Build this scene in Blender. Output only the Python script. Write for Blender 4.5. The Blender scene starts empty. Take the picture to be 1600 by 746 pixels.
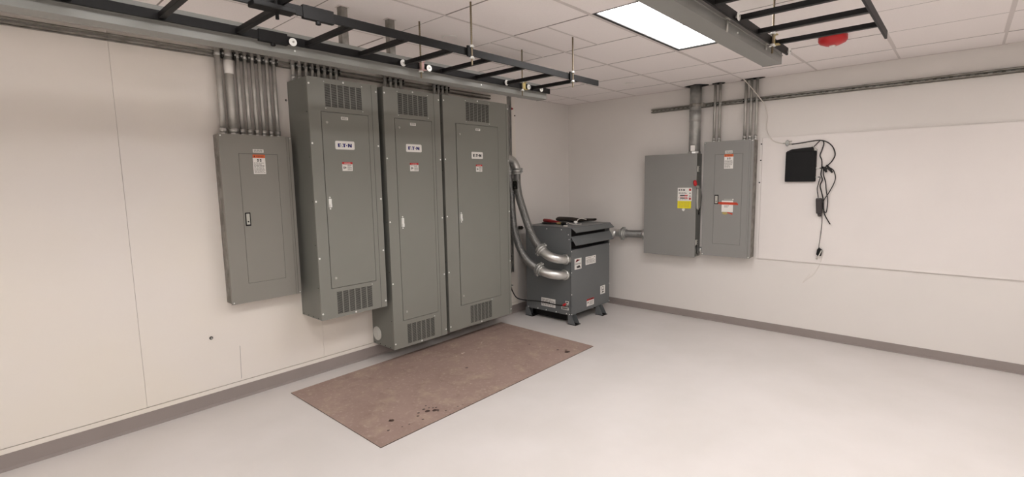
import bpy, bmesh, math, random
from mathutils import Vector, Matrix
C = bpy.context.scene.collection
PI = math.pi
random.seed(7)
H = 2.521            # ceiling height

# ------------------------------------------------------------------ camera
cd = bpy.data.cameras.new('camera'); cam = bpy.data.objects.new('camera', cd); C.objects.link(cam)
yaw, pit, rol = 2.30871635, 0.116525811, -0.0176104831
f = Vector((math.cos(pit)*math.cos(yaw), math.cos(pit)*math.sin(yaw), -math.sin(pit)))
r = Vector((math.sin(yaw), -math.cos(yaw), 0)); u = r.cross(f)
r2 = r*math.cos(rol) + u*math.sin(rol); u2 = u*math.cos(rol) - r*math.sin(rol)
M = Matrix((r2, u2, -f)).transposed().to_4x4(); M.translation = (3.87082619, -5.38440889, 1.56443059)
cam.matrix_world = M
cd.sensor_fit = 'HORIZONTAL'; cd.sensor_width = 36; cd.lens = 775.0966/1600*36
cd.clip_start = 0.05; cd.clip_end = 60
bpy.context.scene.camera = cam

# ------------------------------------------------------------------ world, exposure
w = bpy.data.worlds.new('world'); bpy.context.scene.world = w; w.use_nodes = True
w.node_tree.nodes['Background'].inputs[0].default_value = (1.0, 0.96, 0.93, 1)
w.node_tree.nodes['Background'].inputs[1].default_value = 0.0
vs = bpy.context.scene.view_settings
vs.view_transform = 'Standard'; vs.look = 'None'; vs.gamma = 1.0; vs.use_curve_mapping = False
vs.exposure = 0.25
LIGHT_POWER = 11.5    # emission of each troffer lens

# ------------------------------------------------------------------ materials
def lin(c):
    return tuple(((x/255)/12.92 if x/255 <= 0.04045 else ((x/255+0.055)/1.055)**2.4) for x in c) + (1,)
def mat(name, rgb, rough=0.5, metal=0.0, noise=0.0, nscale=8.0, bump=0.0, bscale=200.0, spec=0.5, rgb2=None, coat=0.0):
    m = bpy.data.materials.new(name); m.use_nodes = True
    nt = m.node_tree; b = nt.nodes['Principled BSDF']
    b.inputs['Base Color'].default_value = lin(rgb); b.inputs['Roughness'].default_value = rough
    b.inputs['Metallic'].default_value = metal; b.inputs['Specular IOR Level'].default_value = spec
    if coat: b.inputs['Coat Weight'].default_value = coat
    tc = nt.nodes.new('ShaderNodeTexCoord')
    if noise or rgb2:
        n = nt.nodes.new('ShaderNodeTexNoise'); n.inputs['Scale'].default_value = nscale; n.inputs['Detail'].default_value = 6
        nt.links.new(tc.outputs['Object'], n.inputs['Vector'])
        mx = nt.nodes.new('ShaderNodeMix'); mx.data_type = 'RGBA'
        a = lin(rgb); bb = lin(rgb2) if rgb2 else tuple(max(0, x*(1-noise)) for x in a[:3])+(1,)
        mx.inputs[6].default_value = a; mx.inputs[7].default_value = bb
        rp = nt.nodes.new('ShaderNodeMapRange'); rp.inputs[1].default_value = .35; rp.inputs[2].default_value = .65
        nt.links.new(n.outputs['Fac'], rp.inputs[0]); nt.links.new(rp.outputs[0], mx.inputs[0])
        nt.links.new(mx.outputs[2], b.inputs['Base Color'])
    if bump:
        n2 = nt.nodes.new('ShaderNodeTexNoise'); n2.inputs['Scale'].default_value = bscale; n2.inputs['Detail'].default_value = 4
        nt.links.new(tc.outputs['Object'], n2.inputs['Vector'])
        bp = nt.nodes.new('ShaderNodeBump'); bp.inputs['Strength'].default_value = bump; bp.inputs['Distance'].default_value = .002
        nt.links.new(n2.outputs['Fac'], bp.inputs['Height']); nt.links.new(bp.outputs[0], b.inputs['Normal'])
    return m
def emit(name, rgb, s):
    m = bpy.data.materials.new(name); m.use_nodes = True
    b = m.node_tree.nodes['Principled BSDF']
    b.inputs['Base Color'].default_value = lin((240, 240, 240)); b.inputs['Emission Color'].default_value = rgb + (1,)
    b.inputs['Emission Strength'].default_value = s
    return m
WALL = mat('wall_paint', (229, 224, 219), .62, noise=.03, nscale=1.3, bump=.10, bscale=90)
WALLB = mat('wall_board_paint', (231, 225, 219), .5, rgb2=(231, 224, 213), nscale=.9, bump=.05, bscale=60)
BOARD = mat('back_board_paint', (234, 228, 224), .5, noise=.03, nscale=2, bump=.05, bscale=60)
FLOOR = mat('floor_vinyl', (225, 220, 217), .33, noise=.04, nscale=2.2, bump=.02, bscale=300, rgb2=(219, 214, 210))
BASE = mat('cove_base_vinyl', (148, 138, 134), .5, noise=.05, nscale=6)
TILE = mat('ceiling_tile', (247, 240, 237), .9, noise=.03, nscale=120, bump=.12, bscale=160)
TEE = mat('ceiling_tee', (214, 206, 202), .6)
DARK = mat('dark_void', (22, 20, 19), .9)
LENS = emit('troffer_lens', (1.0, .968, .955), LIGHT_POWER)
BLACKF = mat('black_frame', (28, 26, 25), .5)
PGREY = mat('panel_paint', (132, 132, 125), .36, noise=.03, nscale=3, bump=.03, bscale=500)
PSIDE = mat('panel_enclosure_paint', (119, 120, 114), .38, noise=.04, nscale=3, bump=.03, bscale=500)
DGREY = mat('switch_paint', (142, 141, 138), .4, noise=.03, nscale=3)
PWARM = mat('panel_cover_warm', (137, 134, 127), .42, noise=.03, nscale=3, bump=.03, bscale=500)
GALVP = mat('galvanised_tub', (156, 152, 145), .5, .35, rgb2=(112, 108, 102), nscale=14, bump=.05)
TGREY = mat('transformer_paint', (104, 107, 108), .4, noise=.04, nscale=3, bump=.05, bscale=400)
GAP = mat('gap_shadow_line', (34, 34, 32), .8)
STEEL = mat('conduit_steel', (188, 186, 180), .36, .45, rgb2=(168, 166, 160), nscale=9)
GALV = mat('galvanised_conduit', (184, 184, 180), .38, .5, rgb2=(150, 151, 148), nscale=12, bump=.05)
SILV = mat('cast_fitting', (206, 206, 203), .3, .85, noise=.1, nscale=30, bump=.1, bscale=150)
HOSE = mat('flex_hose', (136, 136, 134), .4, .7)
STRUT = mat('strut_channel', (150, 147, 140), .45, .4, rgb2=(120, 116, 108), nscale=18)
CLAMP = mat('clamp_dark', (44, 43, 40), .45, .5)
WIREW = mat('wireway_paint', (138, 138, 133), .42, noise=.03, nscale=2)
RACK = mat('rack_black', (20, 19, 19), .5, noise=.15, nscale=12, spec=.2)
ROD = mat('zinc_rod', (120, 108, 88), .4, .7)
BRASS = mat('yellow_zinc', (188, 170, 112), .4, .6)
CHROME = mat('screw_zinc', (238, 238, 234), .3, .15)
WHITE = mat('label_white', (236, 233, 228), .5)
LBLUE = mat('logo_blue', (36, 34, 112), .5)
LBLACK = mat('logo_black', (30, 30, 36), .5)
INK = mat('print_ink', (130, 126, 122), .6)
INKD = mat('print_ink_dark', (62, 58, 56), .6)
RED = mat('label_red', (196, 40, 40), .5)
ORANGE = mat('label_orange', (222, 104, 52), .5)
YELLOW = mat('label_yellow', (240, 226, 20), .5)
TAPE = mat('red_tape', (196, 62, 34), .45)
REDP = mat('red_plastic', (190, 30, 34), .38)
REDG = mat('red_grip', (142, 26, 32), .5)
BLK = mat('black_plastic', (15, 15, 16), .55, bump=.05, spec=.25)
BLKR = mat('black_rubber', (24, 22, 22), .6)
POUCH = mat('black_fabric', (46, 38, 32), .85, noise=.2, nscale=40, bump=.3, bscale=300)
WCAB = mat('white_cable', (222, 216, 208), .5)
PLAS = mat('grey_disc', (186, 184, 176), .5)

def matt():
    m = bpy.data.materials.new('hardboard'); m.use_nodes = True
    nt = m.node_tree; b = nt.nodes['Principled BSDF']; b.inputs['Roughness'].default_value = .62
    tc = nt.nodes.new('ShaderNodeTexCoord')
    def nz(scale, det, lo, hi):
        n = nt.nodes.new('ShaderNodeTexNoise'); n.inputs['Scale'].default_value = scale; n.inputs['Detail'].default_value = det
        n.inputs['Roughness'].default_value = .65
        nt.links.new(tc.outputs['Object'], n.inputs['Vector'])
        rp = nt.nodes.new('ShaderNodeMapRange'); rp.inputs[1].default_value = lo; rp.inputs[2].default_value = hi
        nt.links.new(n.outputs['Fac'], rp.inputs[0]); return rp.outputs[0]
    def mix(fac, a, c):
        mx = nt.nodes.new('ShaderNodeMix'); mx.data_type = 'RGBA'
        nt.links.new(fac, mx.inputs[0])
        if isinstance(a, tuple): mx.inputs[6].default_value = a
        else: nt.links.new(a, mx.inputs[6])
        mx.inputs[7].default_value = c; return mx.outputs[2]
    c1 = mix(nz(2.2, 8, .32, .68), lin((168, 145, 135)), lin((150, 127, 118)))
    c2 = mix(nz(5, 10, .5, .8), c1, lin((184, 165, 146)))
    c3 = mix(nz(40, 6, .56, .85), c2, lin((200, 182, 170)))
    c4 = mix(nz(9, 12, .60, .78), c3, lin((132, 109, 101)))
    nt.links.new(c4, b.inputs['Base Color'])
    return m
HARD = matt()
STAIN = mat('oil_stain', (70, 50, 44), .4)
DUST = mat('plaster_dust', (214, 198, 188), .8)

# ------------------------------------------------------------------ mesh helpers
class MB:
    def __init__(s): s.v = []; s.f = []; s.m = []; s.sm = []
    def add(s, vs_, fs, mi=0, smooth=False):
        o = len(s.v); s.v += [Vector(v) for v in vs_]
        for q in fs: s.f.append([o+i for i in q]); s.m.append(mi); s.sm.append(smooth)
        return s
    def box(s, x0, x1, y0, y1, z0, z1, mi=0, bev=0.0):
        if bev:
            bm = bmesh.new(); bmesh.ops.create_cube(bm, size=1)
            for v in bm.verts: v.co = Vector(((x0+x1)/2+v.co.x*(x1-x0), (y0+y1)/2+v.co.y*(y1-y0), (z0+z1)/2+v.co.z*(z1-z0)))
            bmesh.ops.bevel(bm, geom=bm.edges[:], offset=bev, segments=2, affect='EDGES', profile=.5)
            bm.verts.ensure_lookup_table(); bm.verts.index_update()
            s.add([v.co.copy() for v in bm.verts], [[v.index for v in fc.verts] for fc in bm.faces], mi); bm.free(); return s
        V = [(x, y, z) for x in (x0, x1) for y in (y0, y1) for z in (z0, z1)]
        return s.add(V, [(0,1,3,2),(4,6,7,5),(0,4,5,1),(2,3,7,6),(0,2,6,4),(1,5,7,3)], mi)
    def pbox(s, P, a0, a1, b0, b1, n0, n1, mi=0):
        """box in the frame of a plane P=(origin,u,v,n)"""
        o, uu, vv, nn = P
        V = [o+uu*a+vv*b+nn*c for a in (a0, a1) for b in (b0, b1) for c in (n0, n1)]
        return s.add(V, [(0,1,3,2),(4,6,7,5),(0,4,5,1),(2,3,7,6),(0,2,6,4),(1,5,7,3)], mi)
    def ppoly(s, P, pts, n0, n1, mi=0):
        o, uu, vv, nn = P; k = len(pts)
        V = [o+uu*a+vv*b+nn*n0 for a, b in pts]+[o+uu*a+vv*b+nn*n1 for a, b in pts]
        return s.add(V, [list(range(k))[::-1], list(range(k, 2*k))]+[(i, (i+1) % k, k+(i+1) % k, k+i) for i in range(k)], mi)
    def pround(s, P, a0, a1, b0, b1, rad, n0, n1, mi=0):
        pts = []
        for cx, cy, st in ((a1-rad, b1-rad, 0), (a0+rad, b1-rad, 90), (a0+rad, b0+rad, 180), (a1-rad, b0+rad, 270)):
            for k in range(5):
                t = math.radians(st+k*22.5); pts.append((cx+rad*math.cos(t), cy+rad*math.sin(t)))
        return s.ppoly(P, pts, n0, n1, mi)
    def tube(s, pts, rad, seg=12, mi=0, caps=True, smooth=True):
        pts = [Vector(p) for p in pts]; n = len(pts)
        if not hasattr(rad, '__len__'): rad = [rad]*n
        t = [(pts[min(i+1, n-1)]-pts[max(i-1, 0)]).normalized() for i in range(n)]
        a = Vector((0, 0, 1)) if abs(t[0].z) < .9 else Vector((1, 0, 0))
        a = (a-t[0]*a.dot(t[0])).normalized(); V = []
        for i in range(n):
            a = (a-t[i]*a.dot(t[i])).normalized(); b = t[i].cross(a)
            for k in range(seg):
                g = 2*PI*k/seg; V.append(pts[i]+(a*math.cos(g)+b*math.sin(g))*rad[i])
        F = [(i*seg+k, i*seg+(k+1) % seg, (i+1)*seg+(k+1) % seg, (i+1)*seg+k) for i in range(n-1) for k in range(seg)]
        s.add(V, F, mi, smooth)
        if caps:
            o = len(s.v)-len(V)
            s.f += [[o+k for k in range(seg)][::-1], [o+(n-1)*seg+k for k in range(seg)]]; s.m += [mi, mi]; s.sm += [False, False]
        return s
    def cyl(s, a, b, rad, seg=16, mi=0, smooth=True): return s.tube([a, b], rad, seg, mi, True, smooth)
    def text(s, P, txt, a, b, h, mi=0, n=.0008, width=None, center=True):
        cu = bpy.data.curves.new('t', 'FONT'); cu.body = txt; cu.size = h*1.35; cu.align_x = 'CENTER' if center else 'LEFT'; cu.resolution_u = 3
        ob = bpy.data.objects.new('t', cu); me = ob.to_mesh()
        if len(me.vertices) == 0: return s
        sx = 1
        if width:
            xs = [v.co.x for v in me.vertices]; sx = width/max(1e-6, max(xs)-min(xs))
        o, uu, vv, nn = P
        s.add([o+uu*(a+v.co.x*sx)+vv*(b+v.co.y)+nn*n for v in me.vertices], [list(p.vertices) for p in me.polygons], mi)
        ob.to_mesh_clear(); bpy.data.objects.remove(ob); bpy.data.curves.remove(cu)
        return s
def worldloc(o):
    L = Vector((0, 0, 0))
    while o: L += o.location; o = o.parent
    return L
def build(mb, name, mats, parent=None, origin=None):
    if not isinstance(mats, (list, tuple)): mats = [mats]
    me = bpy.data.meshes.new(name)
    if parent is not None: L = worldloc(parent)
    elif origin is not None: L = Vector(origin)
    else:
        xs = [v.x for v in mb.v]; ys = [v.y for v in mb.v]; zs = [v.z for v in mb.v]
        L = Vector(((min(xs)+max(xs))/2, (min(ys)+max(ys))/2, min(zs)))
    me.from_pydata([tuple(v-L) for v in mb.v], [], mb.f)
    for m in mats: me.materials.append(m)
    for p, mi, sm in zip(me.polygons, mb.m, mb.sm): p.material_index = mi; p.use_smooth = sm
    bm = bmesh.new(); bm.from_mesh(me); bmesh.ops.recalc_face_normals(bm, faces=bm.faces[:]); bm.to_mesh(me); bm.free()
    o = bpy.data.objects.new(name, me); C.objects.link(o)
    if parent is not None: o.parent = parent
    else: o.location = L
    return o
def tag(o, label, cat, group=None):
    o['label'] = label; o['category'] = cat
    if group: o['group'] = group
    return o
def thing(name, loc, label, cat, group=None):
    o = bpy.data.objects.new(name, None); o.empty_display_size = .1; o.location = loc; C.objects.link(o)
    return tag(o, label, cat, group)
def struct(mb, name, mats, parent=None):
    o = build(mb, name, mats, parent)
    if parent is None: o['kind'] = 'structure'
    return o
def copy_tree(o, parent=None):
    c = o.copy(); C.objects.link(c)
    if parent is not None: c.parent = parent
    for ch in list(o.children): copy_tree(ch, c)
    return c
def catmull(pts, n=12):
    P = [Vector(p) for p in pts]; P = [P[0]*2-P[1]]+P+[P[-1]*2-P[-2]]; out = []
    for i in range(1, len(P)-2):
        for k in range(n):
            t = k/n; a, b, c, d = P[i-1], P[i], P[i+1], P[i+2]
            out.append(.5*((2*b)+(c-a)*t+(2*a-5*b+4*c-d)*t*t+(3*b-a-3*c+d)*t**3))
    out.append(P[-2]); return out
X, Y, Z = Vector((1, 0, 0)), Vector((0, 1, 0)), Vector((0, 0, 1))
def facex(x): return (Vector((x, 0, 0)), Y, Z, X)        # faces +x, u=y, v=z
def facey(y): return (Vector((0, y, 0)), X, Z, -Y)       # faces -y, u=x, v=z
def disc(mb, P, a, b, rad, n0, n1, mi=0, seg=12):
    return mb.ppoly(P, [(a+rad*math.cos(2*PI*k/seg), b+rad*math.sin(2*PI*k/seg)) for k in range(seg)], n0, n1, mi)

# ------------------------------------------------------------------ room shell
RX, RY = 6.4, -7.6
struct(MB().box(-.15, RX+.15, RY-.15, .15, -.12, 0), 'floor', FLOOR)
struct(MB().box(-.15, 0, RY-.15, .15, 0, H+.3), 'wall_left', WALL)
struct(MB().box(0, RX, 0, .15, 0, H+.3), 'wall_back', WALL)
struct(MB().box(RX, RX+.15, RY-.15, .15, 0, H+.3), 'wall_right', WALL)
struct(MB().box(0, RX, RY-.15, RY, 0, H+.3), 'wall_front', WALL)
# painted plywood sheets on the left wall
mb = MB()
sx = [-7.59, -7.15, -5.93, -4.71, -3.49, -2.27, -1.05]
for a, b in zip(sx[:-1], sx[1:]): mb.box(0, .012, a+.0008, b-.0008, .133, H-.02)
mb.box(0, .010, -7.59, -1.05, .098, .127)
struct(mb, 'trim_1', WALLB)
# vinyl cove base
def base(name, pts):
    mb = MB()
    for (x0, x1, y0, y1) in pts: mb.box(x0, x1, y0, y1, 0, .097)
    struct(mb, name, BASE)
base('baseboard_left', [(0, .006, RY, 0), (0, .016, RY, 0)])
bb = bpy.data.objects['baseboard_left']
mb = MB()   # profile: thin vinyl with a toe
mb.add([(0,RY,0),(.018,RY,0),(.018,RY,.004),(.007,RY,.016),(.005,RY,.097),(0,RY,.098),(0,0,0),(.018,0,0),(.018,0,.004),(.007,0,.016),(.005,0,.097),(0,0,.098)],
       [(0,1,7,6),(1,2,8,7),(2,3,9,8),(3,4,10,9),(4,5,11,10),(5,4,3,2,1,0),(6,7,8,9,10,11),(0,6,11,5)])
bpy.data.objects.remove(bb)
struct(mb, 'baseboard_left', BASE)
mb = MB()
pr = [(0,0),(-.018,0),(-.018,.004),(-.007,.012),(-.005,.075),(0,.077)]
mb.add([(0,a,b) for a, b in pr]+[(RX,a,b) for a, b in pr], [(i, (i+1) % 6, 6+(i+1) % 6, 6+i) for i in range(6)]+[(5,4,3,2,1,0),(6,7,8,9,10,11)])
struct(mb, 'baseboard_back', BASE)
# ceiling: lay-in tiles in a grid
X0, SX, Y0, SY = 2.189, .6096, -.455, .5912
lights = [(0, 2), (0, 6), (4, 2), (4, 6), (0, 10), (4, 10)]   # column, first row (each two rows long)
lit = {(c, k+d) for c, k in lights for d in (0, 1)}
mb = MB(); tees = MB()
xs = [X0+SX*i for i in range(-4, 8)]; xs = [0]+[x for x in xs if 0.02 < x < RX]+[RX]
ys = [Y0-SY*k for k in range(0, 13)]; ys = [0]+[y for y in ys if y > RY]+[RY]
def col(x): return round((x-X0)/SX)
for i in range(len(xs)-1):
    for j in range(len(ys)-1):
        x0, x1, y1, y0 = xs[i], xs[i+1], ys[j], ys[j+1]
        ci = col(x0) if i else -99
        if (ci, j-1) in lit: continue
        tilt = random.uniform(-.0015, .0015)
        mb.box(x0+.004, x1-.004, y0+.0035, y1-.0035, H-.001+tilt, H+.012)
mb.box(0, RX, RY, 0, H+.012, H+.02, 1)
struct(mb, 'ceiling', [TILE, mat('plenum_dark', (60, 56, 54), .9)])
for x in xs[1:-1]: tees.box(x-.012, x+.012, RY, 0, H-.0022, H+.002)
for y in ys[1:-1]: tees.box(0, RX, y-.0045, y+.0045, H-.0018, H+.002, 1)  # darker flush strips paint the shade in the gaps between tile rows
tees.box(0, .02, RY, 0, H-.004, H+.002); tees.box(0, RX, -.02, 0, H-.004, H+.002)
# faint half-width splits between some rows
for xx, k0, k1 in ((X0-.825, 3, 7), (X0-.326, 3, 4)):
    tees.box(xx-.007, xx+.007, Y0-SY*k1, Y0-SY*k0, H-.0022, H+.002)
struct(tees, 'trim_2', [TEE, mat('tile_gap_shade', (150, 142, 138), .7)])
hole = MB()  # flat dark patches painted for the unlit holes around the conduits
def opening(x0, x1, y0, y1):
    n = 14; pts = []
    for k in range(n):
        t = 2*PI*k/n; rr = 1+random.uniform(-.12, .12)
        pts.append(((x0+x1)/2+(x1-x0)/2*math.cos(t)*rr, max(min((y0+y1)/2+(y1-y0)/2*math.sin(t)*rr*1.15, -.001), -99)))
    hole.add([(a, b, H-.0042) for a, b in pts]+[(a, b, H-.001) for a, b in pts], [list(range(n))]+[(i, (i+1) % n, n+(i+1) % n, n+i) for i in range(n)])
opening(1.60, 1.83, -.17, -.005); opening(1.865, 2.0, -.10, -.01); opening(2.15, 2.37, -.10, -.01)
struct(hole, 'trim_3', DARK)

# ------------------------------------------------------------------ ceiling lights
names = {(0, 2): 'long lit troffer panel with a black edge beside the right wireway',
         (0, 6): 'lit troffer panel in the ceiling nearest above the camera', (4, 2): 'lit troffer panel in the ceiling to the right of the room',
         (4, 6): 'lit troffer panel in the ceiling behind the camera to the right', (0, 10): 'lit troffer panel in the ceiling far behind the camera',
         (4, 10): 'lit troffer panel in the ceiling far behind to the right'}
light0 = None
for (c, k) in lights:
    x0 = X0+SX*c; y1 = Y0-SY*k; y0 = y1-2*SY
    if light0 is None:
        light0 = t = thing('ceiling_light', (x0, y0, H), names[(c, k)], 'ceiling light', 'troffers in the ceiling grid')
        m = MB(); m.box(x0+.034, x0+SX-.012, y0+.008, y1-.034, H+.004, H+.010); build(m, 'diffuser', LENS, t)
        m = MB()
        m.box(x0+.012, x0+.034, y0, y1-.002, H-.003, H+.05); m.box(x0+SX-.012, x0+SX, y0, y1-.002, H-.003, H+.05)
        m.box(x0+.012, x0+SX, y1-.034, y1-.002, H-.003, H+.05); m.box(x0+.012, x0+SX, y0, y0+.008, H-.003, H+.05)
        m.box(x0+.01, x0+SX, y0, y1, H+.05, H+.055)
        build(m, 'frame', BLACKF, t)
    else:
        t = copy_tree(light0); t.location = (x0, y0, H); t['label'] = names[(c, k)]

# ------------------------------------------------------------------ labels and marks
def logo(mb, P, a0, b0, wd, ht, mi):
    """stylised wordmark: E, small wedge, T, dot, N"""
    s = ht; 
    def q(x, y): return (a0+x*wd, b0+y*s)
    def pl(pts): mb.ppoly(P, [q(*p) for p in pts], 0.0006, .0016, mi)
    pl([(0,0),(.10,0),(.10,1),(0,1)]); pl([(.10,.8),(.235,.8),(.215,1),(.10,1)]); pl([(.10,.4),(.20,.4),(.19,.6),(.10,.6)]); pl([(.10,0),(.17,0),(.19,.2),(.10,.2)])
    pl([(.255,0),(.345,0),(.30,.26)]); pl([(.245,.36),(.275,.36),(.29,.62),(.265,.62)])
    pl([(.33,.8),(.57,.8),(.57,1),(.33,1)]); pl([(.40,0),(.50,0),(.50,.8),(.40,.8)])
    disc(mb, P, a0+.62*wd, b0+.47*s, .17*s, .0006, .0016, mi)
    pl([(.72,0),(.81,0),(.81,1),(.72,1)]); pl([(.91,0),(1,0),(1,1),(.91,1)]); pl([(.72,1),(.82,1),(1,0),(.90,0)])
def lines(mb, P, a0, a1, b0, b1, n, mi, seed=0, th=.45):
    rr = random.Random(seed); h = (b1-b0)/n
    for i in range(n):
        y = b0+h*i+h*(1-th)/2; x = a0
        end = a1-(a1-a0)*rr.choice([0, .05, .1, .3])
        while x < end-.002:
            wl = min(rr.uniform(.10, .3)*(a1-a0), end-x); mb.pbox(P, x, x+wl, y, y+h*th, .0006, .0012, mi); x += wl+.04*(a1-a0)
def warn_tall(P, a0, a1, b0, b1, seed, parent, word='WARNING'):
    mb = MB(); mb.pbox(P, a0, a1, b0, b1, 0, .0006, 0); w_ = a1-a0; h = b1-b0
    mb.pbox(P, a0, a1, b1-h*.17, b1, 0, .0009, 1)
    mb.text(P, word, a0+w_*.58, b1-h*.13, h*.085, 3, .0013, width=w_*.6)
    mb.ppoly(P, [(a0+w_*.07, b1-h*.14), (a0+w_*.2, b1-h*.14), (a0+w_*.135, b1-h*.04)], .0009, .0013, 3)
    for dx in (.34, .56):
        mb.pbox(P, a0+w_*dx, a0+w_*(dx+.12), b1-h*.36, b1-h*.23, .0006, .0012, 3); mb.pbox(P, a0+w_*(dx+.03), a0+w_*(dx+.07), b1-h*.33, b1-h*.28, .0012, .0014, 0)
    lines(mb, P, a0+w_*.06, a1-w_*.06, b0+h*.05, b1-h*.40, 9, 2, seed)
    o = build(mb, 'warning_label', [WHITE, ORANGE, INK, INKD], parent); o['label'] = 'white warning sticker with an orange header'; return o
def danger(P, a0, a1, b0, b1, seed, parent):
    mb = MB(); mb.pbox(P, a0, a1, b0, b1, 0, .0006, 0); w_ = a1-a0; h = b1-b0
    mb.pbox(P, a0, a1, b1-h*.24, b1, 0, .0009, 1)
    mb.text(P, 'DANGER', (a0+a1)/2, b1-h*.18, h*.12, 0, .0013, width=w_*.6)
    mb.pbox(P, a0+w_*.12, a0+w_*.2, b0+h*.22, b0+h*.5, .0006, .0012, 3); mb.ppoly(P, [(a0+w_*.26, b0+h*.25), (a0+w_*.4, b0+h*.36), (a0+w_*.26, b0+h*.5)], .0006, .0012, 3)
    lines(mb, P, a0+w_*.5, a1-w_*.06, b0+h*.08, b1-h*.3, 6, 2, seed); lines(mb, P, a0+w_*.08, a1-w_*.1, b1-h*.36, b1-h*.27, 1, 2, seed+1)
    o = build(mb, 'danger_label', [WHITE, RED, INK, INKD], parent); o['label'] = 'small white sticker with a red header'; return o
def tagplate(P, a0, a1, b0, b1, parent, seed=3):
    mb = MB(); mb.pround(P, a0, a1, b0, b1, .003, 0, .0012, 0); h = b1-b0
    lines(mb, P, a0+.006, a1-.006, b0+h*.15, b1-h*.15, 2, 1, seed, .6)
    for k in range(len(mb.v)): pass
    o = build(mb, 'name_strip', [WHITE, INKD], parent); o['label'] = 'small white name strip'; return o
def nameplate(P, a0, a1, b0, b1, parent, ink):
    mb = MB(); mb.pround(P, a0, a1, b0, b1, .010, 0, .0025, 0)
    o_, uu, vv, nn = P; w_ = a1-a0; h = b1-b0
    logo(mb, (o_+nn*.002, uu, vv, nn), a0+w_*.13, b0+h*.28, w_*.72, h*.42, 1)
    o = build(mb, 'nameplate', [WHITE, ink], parent); o['label'] = 'white plate with the maker wordmark'; return o
def frame_gap(mb, P, a0, a1, b0, b1, t, n0, n1, mi):
    mb.pbox(P, a0-t, a0, b0-t, b1+t, n0, n1, mi); mb.pbox(P, a1, a1+t, b0-t, b1+t, n0, n1, mi)
    mb.pbox(P, a0, a1, b0-t, b0, n0, n1, mi); mb.pbox(P, a0, a1, b1, b1+t, n0, n1, mi)
def cover_with_hole(mb, P, A0, A1, B0, B1, holes, n0, n1, mi):
    """flat cover with rectangular openings stacked vertically (same order bottom to top)"""
    y = B0
    for (a0, a1, b0, b1) in holes:
        mb.pbox(P, A0, A1, y, b0, n0, n1, mi); mb.pbox(P, A0, a0, b0, b1, n0, n1, mi); mb.pbox(P, a1, A1, b0, b1, n0, n1, mi); y = b1
    mb.pbox(P, A0, A1, y, B1, n0, n1, mi)

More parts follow.
